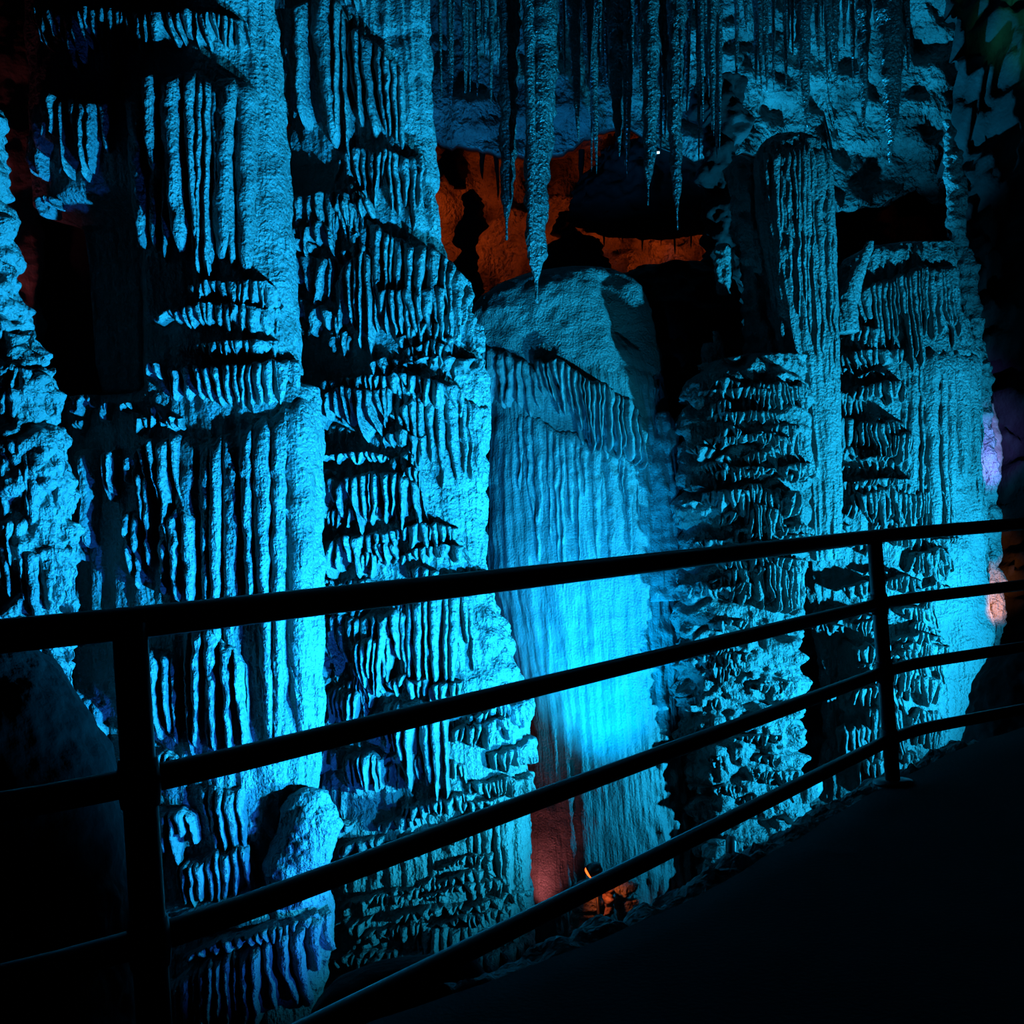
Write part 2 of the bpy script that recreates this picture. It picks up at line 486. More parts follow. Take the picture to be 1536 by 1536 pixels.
def rail_path():
    a = np.array([-0.70, 2.10]); b = np.array([1.63, 4.90])
    ctrl = [(-2.3, 1.75), (-1.55, 1.80), (-1.1, 1.88)]
    pts = [np.array(p) for p in ctrl]
    # soft bend at the near post
    for t in np.linspace(0, 1, 6):
        p0, p1, p2 = np.array([-0.95, 1.93]), np.array([-0.74, 2.04]), np.array([-0.52, 2.316])
        pts.append((1 - t) ** 2 * p0 + 2 * t * (1 - t) * p1 + t * t * p2)
    for t in np.linspace(0.2, 0.95, 6):
        pts.append(a + (b - a) * t)
    for t in np.linspace(0, 1, 5):
        p0, p1, p2 = a + (b - a) * 0.97, np.array([1.70, 4.985]), np.array([1.86, 5.07])
        pts.append((1 - t) ** 2 * p0 + 2 * t * (1 - t) * p1 + t * t * p2)
    pts += [np.array([2.5, 5.38]), np.array([3.4, 5.85]), np.array([4.4, 6.3])]
    return pts


RP = rail_path()
rbase = np.array([-0.70, 2.10, 0.0])
rl = empty('railing', rbase, 'black tubular steel handrail with four rails curving along the walkway', 'railing')
for i in range(4):
    z = RH - RS * i
    tube('top_rail' if i == 0 else 'rail', [(p[0], p[1], z) for p in RP], 0.031 if i == 0 else 0.027, M['steel'], rl, rbase, 16)
for (x, y) in ((-0.733, 2.07), (1.585, 4.845), (-2.2, 1.75), (3.4, 5.85)):
    po = tube('post', [(x, y, 0.0), (x, y, 0.4), (x, y, 0.8), (x, y, RH)], 0.032, M['steel'], rl, rbase, 16)
    for i in range(1, 4):
        z = RH - RS * i
        tube('collar', [(x, y, z - 0.045), (x, y, z), (x, y, z + 0.045)], [0.036, 0.041, 0.036], M['steel'], po, None, 16).location = Vector((0, 0, 0))
    for ch in po.children:
        ch.data.transform(Matrix.Translation(-Vector(rbase)))
    fl = tube('base_flange', [(x, y, 0.0), (x, y, 0.012), (x, y, 0.02)], [0.085, 0.085, 0.04], M['steel'], po, rbase, 20)

# ================================================================== left fluted column
A = Formation('fluted_flowstone', 'tall bright blue column at the left with long straight flutes and hanging stone skirts', 'cave formation',
              [(-420, 40, 400), (-150, 42, 405), (0, 48, 412), (200, 52, 426), (330, 60, 435), (400, 70, 441), (540, 80, 447), (575, 90, 449), (612, 100, 442), (660, 130, 400)], 7.0, 0.42, 2.6)
A.core(M['calcite'], flute=0.018, ff=9, rough=0.02, rf=5, seed=1,
       mod=lambda d, px, py, X, Y, Z, st: d - 0.34 * sstep(300, 345, py) * (1 - sstep(580, 600, py)) * (1 - sstep(205, 250, px)))
A.tier([(205, 17), (300, 40)], [(205, 24), (300, 52)], 0.10, jag=0.2)
A.tier([(255, -40), (350, -30)], [(255, 15), (300, 35), (345, 65)], 0.16, w=(12, 18), jag=0.3, taper=0.3)
A.tier([(74, 40), (110, 42), (130, 58), (210, 62), (350, 66), (385, 62)], [(74, 75), (110, 112), (140, 150), (165, 145), (190, 120), (280, 122), (340, 112), (385, 100)], 0.20, jag=0.35)
A.tier([(183, 70), (207, 70)], [(183, 190), (207, 190)], 0.17, w=(11, 13), jag=0.2, taper=0.7)
A.tier([(80, 190), (120, 186), (202, 188)], [(80, 250), (120, 290), (160, 310), (202, 300)], 0.24, w=(9, 15), jag=0.4, taper=0.6)
A.tier([(77, 228), (104, 226)], [(77, 305), (104, 305)], 0.14, w=(7, 12), jag=0.3)
A.tier([(92, 318), (118, 318)], [(92, 352), (118, 352)], 0.12, w=(6, 12), jag=0.3)
A.tier([(216, 176), (235, 162), (300, 152), (362, 148), (400, 160)], [(216, 330), (240, 425), (262, 430), (300, 445), (362, 445), (400, 430)], 0.24, w=(17, 25), jag=0.12, taper=0.12, deep=0.8, nv=60)
A.tier([(225, 180), (300, 160), (380, 158)], [(225, 300), (260, 410), (300, 432), (380, 425)], 0.17, w=(13, 19), jag=0.15, taper=0.1, deep=0.7, nv=60, seed=77)
A.tier([(305, 452), (340, 444), (425, 440)], [(305, 462), (340, 478), (425, 484)], 0.17, jag=0.2, deep=.5)
A.tier([(258, 498), (300, 480), (425, 474)], [(258, 502), (330, 516), (425, 520)], 0.2, jag=0.2, deep=.5)
A.tier([(288, 537), (330, 530), (430, 520)], [(288, 541), (345, 552), (430, 550)], 0.16, jag=0.2, deep=.5)
A.tier([(250, 562), (272, 562)], [(250, 588), (272, 588)], 0.17, w=(6, 9), jag=0.3)
A.tier([(278, 568), (330, 560), (390, 556), (446, 545)], [(278, 612), (330, 618), (395, 632), (446, 600)], 0.24, w=(8, 13), jag=0.15, taper=0.25)
# the lower trunk
A.use([(585, 210, 452), (593, 120, 472), (610, 98, 477), (700, 95, 479), (900, 100, 481), (1100, 105, 479), (1180, 115, 474), (1240, 130, 452), (1300, 150, 412), (1350, 160, 395)], 7.0, 0.40, 2.8)
A.core(M['calcite'], flute=0.028, ff=10, rough=0.02, rf=5, name='lower_trunk', seed=2)
A.tier([(285, 668), (330, 664), (380, 650), (430, 622), (478, 594)], [(285, 900), (330, 1130), (390, 1135), (430, 1160), (478, 1180)], 0.14, w=(20, 32), jag=0.1, taper=0.15, deep=.8, nv=110)
A.tier([(225, 690), (250, 668), (300, 660)], [(225, 720), (250, 760), (300, 900)], 0.2, w=(9, 15), jag=0.35, nv=50)
A.tier([(150, 676), (185, 674)], [(150, 800), (170, 860), (185, 866)], 0.22, w=(16, 20), jag=0.2, taper=0.6, rough=0.03)
A.tier([(193, 680), (210, 680)], [(193, 760), (210, 780)], 0.2, w=(7, 9), jag=0.3, taper=.6)
A.tier([(222, 690), (234, 690)], [(222, 740), (234, 740)], 0.2, w=(10, 12), jag=0.2, taper=.7)
A.tier([(240, 715), (262, 715)], [(240, 860), (262, 850)], 0.2, w=(16, 20), jag=0.1, taper=.7, rough=.03)
A.tier([(218, 775), (246, 770)], [(218, 890), (246, 890)], 0.17, w=(14, 18), jag=0.2, taper=.4, rough=.05)
A.tier([(266, 780), (300, 760), (325, 775)], [(266, 890), (300, 905), (325, 900)], 0.2, w=(14, 20), jag=0.1, taper=.3, rough=.05)
A.tier([(105, 660), (125, 662)], [(105, 690), (125, 715)], 0.2, w=(9, 12), jag=0.2, taper=.6, rough=.03)
A.tier([(112, 775), (156, 785)], [(112, 830), (156, 850)], 0.2, w=(6, 10), jag=0.4, taper=.6)
for (x0, x1, y0, y1) in ((88, 110, 618, 660), (112, 130, 625, 650), (143, 178, 606, 640), (150, 165, 640, 665), (184, 200, 620, 640), (216, 232, 616, 640), (228, 256, 640, 665), (250, 276, 622, 672), (275, 300, 640, 665)):
    A.tier([(x0, y0), (x1, y0 - 3)], [(x0, y1), (x1, y1)], 0.16, w=(6, 9), jag=0.5, rough=0.05)
A.tier([(214, 948), (240, 960), (300, 972)], [(214, 1120), (250, 1080), (300, 1130)], 0.2, w=(9, 16), jag=0.4, taper=0.6, rough=.025, nv=50)
A.tier([(300, 940), (340, 930), (372, 960), (392, 990)], [(300, 1130), (340, 1140), (392, 1140)], 0.2, w=(11, 18), jag=0.2, taper=0.4, rough=.02, nv=50)
A.tier([(122, 1026), (150, 1022), (190, 1040)], [(122, 1080), (150, 1140), (190, 1110)], 0.2, w=(8, 13), jag=0.3, taper=0.5, rough=.02)
A.tier([(215, 1090), (300, 1120)], [(215, 1150), (300, 1190)], 0.18, w=(10, 20), jag=0.4, taper=0.5)
A.tier([(235, 1192), (260, 1188), (320, 1200)], [(235, 1290), (260, 1320), (320, 1250)], 0.22, w=(8, 14), jag=0.4, taper=0.55, nv=40)
A.tier([(284, 1282), (320, 1262), (390, 1240)], [(284, 1340), (320, 1340), (390, 1330)], 0.22, w=(9, 14), jag=0.12, taper=0.4)
A.tier([(320, 1160), (385, 1165)], [(320, 1250), (385, 1300)], 0.12, w=(12, 20), jag=0.1, taper=0.2)
A.tier([(168, 1238), (206, 1240)], [(168, 1290), (206, 1325)], 0.2, w=(9, 14), jag=0.3, taper=.6)
# the hood at the foot
A.use([(1325, 330, 470), (1340, 215, 493), (1365, 200, 497), (1430, 200, 494), (1536, 205, 470), (1700, 215, 440)], 6.9, 0.5, 2.6)
A.core(M['calcite'], rough=0.03, rf=5, flute=.015, name='foot', seed=3)
A.tier([(256, 1462), (300, 1425), (340, 1398), (420, 1372), (494, 1352)], [(256, 1560), (330, 1600), (400, 1560), (450, 1530), (494, 1440)], 0.2, w=(10, 17), jag=0.3, taper=0.55, deep=1.2, nv=56)
A.tier([(300, 1402), (360, 1372), (480, 1345)], [(300, 1410), (360, 1392), (480, 1370)], 0.2, jag=.2)
A.tier([(190, 1500), (220, 1505)], [(190, 1590), (220, 1590)], 0.2, w=(14, 18), jag=0.2)

bo = Formation('rounded_boulder', 'rounded lumpy blue stone beside the lower end of the fluted column', 'rock',
               [(1182, 452, 470), (1190, 432, 492), (1215, 424, 505), (1260, 408, 506), (1300, 400, 498), (1350, 395, 494)], 6.75, 0.8)
bo.core(M['calcite'], rough=0.04, rf=5, lump=0.04, lf=7, name='stone', step=2.5)

# ================================================================== leftmost rough column
L0 = Formation('rough_flowstone', 'rough knobbly blue column at the left edge of the picture', 'cave formation',
               [(130, -90, -22), (170, -100, -8), (300, -110, 0), (400, -120, 13), (460, -130, 20), (530, -140, 44), (560, -150, 76), (600, -150, 80), (640, -150, 66), (660, -150, 86), (790, -150, 89), (820, -150, 103),
                (900, -150, 104), (960, -150, 99), (1040, -150, 86), (1200, -150, 78), (1500, -150, 78)], 6.2, 0.5, 2.4)
L0.core(M['calcite'], rough=0.06, rf=4, lump=0.08, lf=9, flute=0.025, ff=12, ledge=0.07, lk=2.6)
for k, (x0, x1, y0, y1) in enumerate(((-40, 22, 400, 470), (-30, 55, 500, 560), (-20, 88, 556, 600), (20, 84, 590, 640), (-20, 95, 655, 780), (55, 98, 660, 790), (-20, 60, 780, 900), (50, 112, 820, 930), (-20, 40, 900, 1000), (20, 70, 960, 1060), (60, 105, 930, 1060))):
    L0.tier([(x0, y0 + 6), (x1, y0)], [(x0, y1), (x1, y1)], 0.1, w=(9, 18), jag=0.35, rough=0.04, taper=.35)

PU = Formation('reddish_flowstone', 'dim purplish red column behind the left edge, mostly in shadow', 'cave formation',
               [(-420, -60, 38), (0, -50, 45), (250, -40, 55), (480, -30, 60), (700, -20, 60)], 7.3, 0.6)
PU.core(M['red'], rough=0.06, rf=3, flute=.03, ff=6)

# ================================================================== second column with many skirts
B = Formation('draped_flowstone', 'broad cyan column of many stacked drip-fringed skirts, left of the smooth dome', 'cave formation',
              [(-420, 440, 632), (0, 432, 640), (200, 436, 648), (370, 440, 656), (450, 446, 688), (540, 452, 716), (595, 458, 734), (700, 462, 726), (860, 464, 726), (900, 464, 735), (960, 466, 758), (1030, 466, 778),
               (1080, 468, 788), (1200, 470, 786), (1300, 470, 788), (1400, 470, 796), (1700, 470, 800)], 8.0, 0.45, 2.6)


def bmod(d, px, py, X, Y, Z, st):
    pop = sstep(700, 715, px) * sstep(885, 900, py) * (1 - sstep(1030, 1050, py))
    return d + pop * 0.09 * (0.5 - worley(X * 8, Y * 8, Z * 8)) + sstep(1150, 1200, py) * 0.03 * perlin(X * 14, Y * 14, Z * 4)


B.core(M['calcite'], flute=0.022, ff=17, rough=0.02, rf=5, ledge=0.02, mod=bmod, seed=4, step=3)
t = B.tier
t([(434, 60), (450, 38), (480, 28), (505, 14), (525, 40), (532, 66)], [(434, 110), (455, 150), (478, 250), (500, 255), (532, 275)], 0.26, w=(11, 17), jag=0.12, taper=0.25, nv=60)
t([(525, 72), (560, 78), (586, 108), (610, 130)], [(525, 228), (560, 232), (610, 250)], 0.2, w=(10, 16), jag=0.12, taper=0.25, nv=46)
t([(500, -30), (540, -20), (560, 0)], [(500, 12), (540, 45), (560, 60)], 0.2, w=(9, 14))
t([(512, 262), (545, 246), (600, 246), (645, 256)], [(512, 290), (545, 320), (600, 356), (645, 366)], 0.17, w=(8, 14), jag=0.25, nv=40)
t([(452, 312), (500, 308), (545, 290)], [(452, 350), (500, 395), (545, 370)], 0.22, w=(8, 13), jag=0.3)
t([(490, 330), (530, 320), (560, 300)], [(490, 400), (530, 420), (560, 350)], 0.16, w=(9, 14), jag=0.3)
t([(536, 350), (560, 345), (600, 372), (650, 384), (684, 430), (700, 470)], [(536, 430), (560, 520), (610, 530), (650, 530), (690, 525), (700, 530)], 0.22, w=(9, 15), jag=0.25, nv=56)
t([(450, 362), (500, 355), (520, 372)], [(450, 400), (500, 420), (520, 440)], 0.2, w=(8, 12), jag=0.4)
t([(450, 402), (480, 398), (515, 405)], [(450, 440), (480, 480), (515, 490)], 0.22, w=(8, 14), jag=0.35)
t([(455, 450), (480, 470), (530, 488)], [(455, 500), (480, 528), (530, 535)], 0.2, w=(7, 12), jag=0.4)
t([(570, 460), (590, 452), (620, 450), (660, 446), (690, 470)], [(570, 520), (620, 538), (660, 540), (690, 535)], 0.26, w=(8, 13), jag=0.25)
t([(520, 420), (555, 390), (575, 410)], [(520, 545), (555, 560), (575, 520)], 0.24, w=(9, 15), jag=0.3, nv=46)
t([(655, 490), (690, 470), (716, 500)], [(655, 530), (690, 545), (716, 540)], 0.15, w=(8, 12), jag=0.3)
t([(600, 562), (640, 550), (716, 546)], [(600, 568), (650, 566), (716, 575)], 0.2, w=(8, 14), jag=.3)
t([(474, 588), (540, 578), (600, 572), (640, 578), (700, 590)], [(474, 600), (540, 605), (600, 600), (700, 640)], 0.24, w=(8, 14), jag=.3)
t([(482, 612), (530, 592), (560, 590), (600, 590)], [(482, 650), (530, 660), (560, 680), (600, 690)], 0.26, w=(8, 14), jag=.35)
t([(590, 590), (640, 586), (690, 605), (733, 612)], [(590, 700), (640, 740), (690, 760), (733, 700)], 0.10, w=(8, 14), jag=.3, nv=46)
t([(480, 700), (510, 688), (560, 684), (598, 692)], [(480, 706), (510, 702), (560, 706), (598, 698)], 0.26, w=(6, 10), jag=.3)
t([(486, 732), (520, 722), (600, 712), (638, 728)], [(486, 790), (520, 808), (600, 805), (638, 800)], 0.27, w=(8, 14), jag=.3, taper=.6)
t([(590, 690), (620, 680), (642, 720)], [(590, 740), (620, 800), (642, 810)], 0.16, w=(8, 13), jag=.3)
t([(480, 822), (520, 806), (570, 796), (605, 800)], [(480, 850), (520, 868), (570, 860), (605, 850)], 0.27, w=(8, 13), jag=.3)
t([(595, 838), (640, 818), (690, 815), (702, 838)], [(595, 848), (640, 845), (690, 846), (702, 846)], 0.22, w=(9, 14), jag=.3)
t([(610, 800), (640, 780), (690, 790)], [(610, 825), (640, 826), (690, 830)], 0.14, w=(9, 14), jag=.3)
t([(650, 870), (700, 858), (726, 856)], [(650, 880), (700, 872), (726, 868)], 0.16, w=(9, 14), jag=.3)
# below the top rail
t([(482, 936), (530, 925), (560, 918), (630, 905)], [(482, 1010), (530, 1030), (560, 1020), (630, 1010)], 0.24, w=(8, 13), jag=.25, nv=40)
t([(545, 952), (570, 942), (600, 950)], [(545, 1020), (570, 1050), (600, 1040)], 0.3, w=(8, 12), jag=.25, nv=36)
t([(600, 905), (650, 880), (712, 890)], [(600, 1030), (650, 1045), (712, 1040)], 0.16, w=(9, 15), jag=.25, nv=46)
t([(482, 1032), (520, 1024), (570, 1022)], [(482, 1070), (520, 1080), (570, 1090)], 0.24, w=(8, 14), jag=.3)
t([(585, 1050), (630, 1040), (678, 1040)], [(585, 1120), (625, 1185), (678, 1190)], 0.32, w=(10, 17), jag=.25, taper=.55, nv=46)
t([(530, 1118), (560, 1104), (592, 1118)], [(530, 1165), (560, 1175), (592, 1172)], 0.3, w=(7, 11), jag=.15)
t([(482, 1110), (510, 1108), (530, 1112)], [(482, 1140), (510, 1165), (530, 1170)], 0.2, w=(8, 11), jag=.3)
t([(680, 1080), (720, 1068), (760, 1062)], [(680, 1100), (720, 1110), (760, 1104)], 0.2, w=(9, 14), jag=.3)
t([(700, 1060), (790, 1040)], [(700, 1085), (790, 1090)], 0.16, w=(7, 11), jag=.3)
t([(730, 1118), (790, 1100)], [(730, 1148), (790, 1146)], 0.18, w=(7, 11), jag=.3)
t([(700, 1160), (750, 1150), (790, 1155)], [(700, 1180), (750, 1185), (790, 1200)], 0.16, w=(8, 12), jag=.3)
t([(700, 1195), (790, 1190)], [(700, 1370), (790, 1385)], 0.12, w=(9, 15), jag=.2, nv=60)
rr = random.Random(5)
for k in range(34):
    yy = 1185 + k * 8.2
    x0 = rr.uniform(475, 690); wd = rr.uniform(50, 130); x1 = min(x0 + wd, 790)
    if yy < 1235 and x0 < 510: x0 = 512
    sl = -0.12 * (x1 - x0)
    h = rr.uniform(16, 34)
    t([(x0, yy + 8), ((x0 + x1) / 2, yy + sl / 2 - 4), (x1, yy + sl)], [(x0, yy + h * 0.7), ((x0 + x1) / 2, yy + h + sl / 2), (x1, yy + h * 0.8 + sl)], rr.uniform(0.12, 0.22), w=(8, 14), jag=.35, nv=22, seed=k + 50)
for (x0, x1, y0, y1) in ((540, 640, 1395, 1480), (630, 720, 1350, 1450), (495, 560, 1440, 1530), (700, 792, 1385, 1450)):
    t([(x0, y0 + 10), (x1, y0)], [(x0, y1), (x1, y1)], 0.2, w=(9, 16), jag=.3, nv=36)

for k in range(70):
    yy = rr.uniform(300, 1150); xr_ = 640 + 90 * sstep(380, 560, yy)
    x0 = rr.uniform(450, xr_ - 70); x1 = min(xr_, x0 + rr.uniform(28, 75)); h = rr.uniform(18, 60)
    t([(x0, yy + 6), ((x0 + x1) / 2, yy - 5), (x1, yy + 2)], [(x0, yy + h * .7), ((x0 + x1) / 2, yy + h), (x1, yy + h * .8)], rr.uniform(.08, .24), w=(7, 13), jag=.45, nv=24, seed=k + 400)

# ================================================================== central dome and its curtain
Cc = Formation('smooth_dome', 'smooth rounded dome stalagmite with a fine fluted curtain, lit blue in the middle', 'stalagmite',
               [(470, 760, 850), (485, 735, 890), (505, 714, 930), (540, 716, 968), (580, 726, 990), (620, 735, 1000), (700, 728, 1010), (850, 731, 1024), (960, 758, 1030), (1080, 786, 1040), (1200, 786, 1052), (1340, 794, 1058), (1450, 800, 1060), (1600, 800, 1060)], 9.5, 0.62, 2.2)


def cmod(d, px, py, X, Y, Z, st):
    k = sstep(620, 720, py)
    dark = np.clip(perlin(X * 16, Y * 16, Z * 0.5), -1, 1)
    right = sstep(930, 990, px)
    return d + k * 0.022 * dark * (1 - 0.6 * sstep(950, 1150, py)) + right * 0.035 * perlin(X * 22, Y * 22, Z * 2.5) + right * .03 * fbm(X * 9, Y * 9, Z * 6, 3)


Cc.core(M['smooth'], flute=0.008, ff=12, rough=0.012, rf=4, mod=cmod, seed=6, step=2.8)
Cc.tier([(716, 512), (745, 530), (800, 560), (850, 600), (900, 640), (935, 668)], [(716, 600), (745, 622), (800, 640), (850, 668), (900, 700), (935, 705)], 0.10, w=(7, 12), jag=.3, taper=.35, mat=M['smooth'], nv=36)
Cc.tier([(800, 552), (830, 556), (880, 580), (930, 612), (958, 640)], [(800, 600), (830, 640), (880, 690), (930, 716), (958, 700)], 0.26, w=(6, 10), jag=.2, taper=.3, mat=M['smooth'], nv=36)
Cc.tier([(775, 628), (830, 650), (900, 672), (950, 700)], [(775, 760), (830, 900), (900, 880), (950, 800)], 0.05, w=(9, 16), jag=.4, taper=.6, mat=M['smooth'], nv=60)


def dome_cap():
    rows = [(404, 840, 905), (412, 780, 930), (425, 738, 948), (445, 708, 962), (470, 694, 972), (510, 700, 984), (545, 716, 990), (575, 745, 990), (600, 800, 985), (622, 860, 975)]
    Cc.use(rows, 9.5, 0.60, 2.1)
    Cc.core(M['dome'], rough=0.05, rf=2.2, name='cap', step=2.6, seed=8, cap=.02,
            mod=lambda d, px, py, X, Y, Z, st: d - 0.16 * np.exp(-((px - (905 + (py - 410) * 0.28)) / 22) ** 2) * sstep(400, 440, py) * (1 - sstep(540, 600, py)) + 0.01 * perlin(X * 18, Y * 18, Z * 18))


dome_cap()
SB = Formation('side_spire', 'short fluted spire tucked against the right side of the smooth dome', 'stalagmite',
               [(618, 990, 1000), (650, 978, 1012), (720, 970, 1020), (900, 965, 1030)], 9.2, 0.8)
SB.core(M['smooth'], flute=.02, ff=14, rough=.03)

# ================================================================== right hand masses
E = Formation('knobbly_flowstone', 'rough knobbly blue column of ledges and coral-like lumps, right of the dome', 'cave formation',
              [(540, 1060, 1200), (575, 1030, 1205), (640, 1022, 1208), (740, 1016, 1205), (840, 1010, 1195), (960, 1015, 1192), (1040, 1022, 1196), (1150, 1035, 1196), (1250, 1045, 1205), (1300, 1050, 1215), (1500, 1060, 1220)], 9.2, 0.6, 2.8)


def emod(d, px, py, X, Y, Z, st):
    k = sstep(900, 960, py)
    return d + k * (0.11 * (0.5 - worley(X * 6.5, Y * 6.5, Z * 8)) + 0.05 * (0.5 - worley(X * 15, Y * 15, Z * 17)) + 0.05 * perlin(X * 3, Y * 3, Z * 7))


E.core(M['calcite'], rough=0.05, rf=5, ledge=0.07, lk=3.3, lw=0.5, mod=emod, seed=11, step=2.4)
t = E.tier
for (x0, x1, y0, y1, p) in ((1040, 1150, 590, 612, .16), (1050, 1150, 625, 650, .2), (1060, 1170, 660, 682, .2), (1032, 1065, 676, 700, .25), (1060, 1150, 705, 722, .2), (1080, 1200, 580, 640, .1), (1130, 1205, 640, 720, .1),
                            (1045, 1110, 738, 772, .22), (1080, 1160, 735, 800, .2), (1105, 1150, 760, 838, .26), (1140, 1180, 745, 800, .24), (1100, 1130, 800, 815, .2), (1118, 1160, 812, 830, .22), (1158, 1196, 800, 835, .16),
                            (1060, 1190, 836, 860, .24), (1075, 1180, 845, 915, .26), (1120, 1185, 850, 925, .22), (1015, 1070, 870, 900, .15), (1050, 1110, 925, 950, .15)):
    t([(x0, y0 + 4), ((x0 + x1) / 2, y0 - 2), (x1, y0 + 2)], [(x0, y1 - 8), ((x0 + x1) / 2, y1), (x1, y1 - 6)], p, w=(6, 11), jag=.35, nv=30)
for k in range(16):
    x0 = rr.uniform(1010, 1120); yy = rr.uniform(960, 1270); x1 = x0 + rr.uniform(30, 80)
    t([(x0, yy + 3), ((x0 + x1) / 2, yy - 3), (x1, yy)], [(x0, yy + 14), ((x0 + x1) / 2, yy + 24), (x1, yy + 18)], 0.1, w=(6, 11), jag=.4, nv=18, rough=.05, seed=k + 200)

for k in range(40):
    yy = rr.uniform(570, 900); x0 = rr.uniform(1020, 1150); x1 = x0 + rr.uniform(22, 60); h = rr.uniform(10, 36)
    t([(x0, yy + 5), ((x0 + x1) / 2, yy - 4), (x1, yy + 2)], [(x0, yy + h * .7), ((x0 + x1) / 2, yy + h), (x1, yy + h * .8)], rr.uniform(.08, .22), w=(5, 10), jag=.5, nv=20, rough=.03, seed=k + 700)
ET = Formation('rough_pinnacle', 'narrow rough dark blue pinnacle left of the tall straight-fluted column', 'stalagmite',
               [(235, 1100, 1118), (262, 1092, 1140), (300, 1096, 1160), (360, 1104, 1178), (450, 1118, 1190), (520, 1120, 1196), (600, 1120, 1200), (680, 1120, 1200)], 9.7, 0.7, 2.4)
ET.core(M['calcite'], rough=.05, rf=5, lump=.06, lf=8, flute=.02, ff=10, step=2.6, seed=13)
FC = Formation('straight_fluted_flowstone', 'tall round-topped column with straight narrow flutes, upper right', 'cave formation',
               [(204, 1160, 1200), (210, 1150, 1215), (222, 1140, 1232), (250, 1134, 1242), (320, 1138, 1246), (400, 1155, 1250), (500, 1170, 1254), (590, 1188, 1256), (700, 1195, 1258), (840, 1200, 1258)], 9.4, 0.7, 2.3)
FC.core(M['calcite'], flute=0.03, ff=16, rough=0.012, rf=7, vs=.04, step=2.4, seed=14)
for (x0, x1, y0, y1) in ((1140, 1165, 232, 380), (1160, 1200, 226, 470), (1195, 1243, 226, 560)):
    FC.tier([(x0, y0 + 5), (x1, y0)], [(x0, y1), (x1, y1 + 40)], 0.05, w=(8, 14), jag=.2, taper=.3, nv=70, deep=1.3)
for (nm, lb, rows, D) in (('stone_stub', 'small fluted stone stub hanging beside the dark hollow, mid right', [(366, 1078, 1088), (376, 1072, 1100), (420, 1074, 1096), (442, 1078, 1092)], 9.6),
                          ('stone_finger', 'thin leaning stone finger low in the dark hollow', [(497, 1072, 1078), (505, 1071, 1082), (530, 1074, 1088), (560, 1076, 1092), (620, 1070, 1100)], 9.4),
                          ('knobbly_stone', 'little cluster of rounded stone knobs beside the dark hollow', [(515, 1055, 1066), (522, 1052, 1072), (545, 1052, 1074), (560, 1050, 1080), (610, 1048, 1090)], 9.4)):
    f = Formation(nm, lb, 'rock', rows, D, 0.9)
    f.core(M['calcite'], flute=.012, ff=14, rough=.02, rf=9, lump=.03, lf=14, name='stone', step=1.6)

Gc = Formation('broad_flowstone', 'broad blue column of fine flutes and small drip ledges at the right', 'cave formation',
               [(372, 1290, 1420), (385, 1265, 1424), (400, 1256, 1426), (470, 1250, 1432), (540, 1235, 1464), (600, 1215, 1461), (700, 1200, 1464), (900, 1195, 1472), (980, 1200, 1480), (1060, 1210, 1482), (1120, 1220, 1484), (1300, 1230, 1484)], 10.2, 0.45, 2.8)


def gmod(d, px, py, X, Y, Z, st):
    hollow = np.exp(-((px - 1245) / 55) ** 2 - ((py - 985) / 130) ** 2)
    lum = (0.5 - worley(X * 9, Y * 9, Z * 9)) * 0.05
    h1 = np.exp(-(((px - 1254) / 13) ** 2 + ((py - 985) / 26) ** 2) ** 2)
    h2 = np.exp(-(((px - 1236) / 16) ** 2 + ((py - 1090) / 26) ** 2) ** 2)
    cols = sstep(1340, 1380, px) * 0.02 * (1 - 2 * np.abs(perlin(X * 9, Y * 3, Z * 0.3)))
    return d - 0.35 * hollow + lum * sstep(780, 860, py) * (1 - sstep(1330, 1400, px)) - 0.5 * h1 - 0.4 * h2 + cols


Gc.core(M['calcite'], flute=0.018, ff=14, rough=0.025, rf=6, mod=gmod, seed=15, step=2.4)
t = Gc.tier
t([(1252, 470), (1290, 440), (1330, 420), (1380, 410), (1426, 400)], [(1252, 500), (1290, 520), (1330, 570), (1380, 560), (1426, 530)], 0.14, w=(5, 9), jag=.3, nv=60, taper=.2, deep=.9)
t([(1330, 545), (1370, 535), (1410, 528), (1460, 545)], [(1330, 800), (1370, 860), (1410, 900), (1460, 900)], 0.10, w=(8, 15), jag=.2, nv=80, taper=.15, deep=.7)
for (x0, x1, y0, y1, p) in ((1255, 1310, 500, 540, .14), (1262, 1335, 532, 572, .2), (1210, 1260, 590, 640, .14), (1258, 1340, 585, 622, .2), (1225, 1268, 630, 700, .16), (1262, 1335, 640, 708, .2), (1300, 1345, 655, 700, .22), (1270, 1310, 690, 706, .26),
                            (1255, 1345, 722, 738, .24), (1225, 1250, 700, 770, .15), (1258, 1330, 735, 795, .2), (1310, 1370, 740, 800, .14), (1225, 1255, 770, 790, .14), (1330, 1400, 790, 830, .1),
                            (1300, 1345, 800, 822, .2), (1340, 1400, 825, 870, .2), (1300, 1360, 865, 892, .18), (1245, 1305, 872, 900, .15), (1345, 1405, 875, 900, .12), (1210, 1250, 930, 950, .15), (1260, 1310, 925, 955, .18),
                            (1320, 1370, 905, 935, .18), (1315, 1385, 945, 962, .2), (1265, 1310, 985, 1000, .2), (1335, 1400, 960, 1000, .14), (1330, 1385, 1005, 1050, .18), (1255, 1320, 1020, 1060, .2), (1240, 1300, 1080, 1130, .18), (1280, 1330, 1050, 1150, .15), (1340, 1390, 1060, 1120, .12), (1270, 1330, 1125, 1180, .18), (1180, 1235, 1195, 1230, .2)):
    t([(x0, y0 + 5), ((x0 + x1) / 2, y0 - 3), (x1, y0 + 3)], [(x0, y1 - 8), ((x0 + x1) / 2, y1), (x1, y1 - 5)], p, w=(5, 9), jag=.35, nv=30)
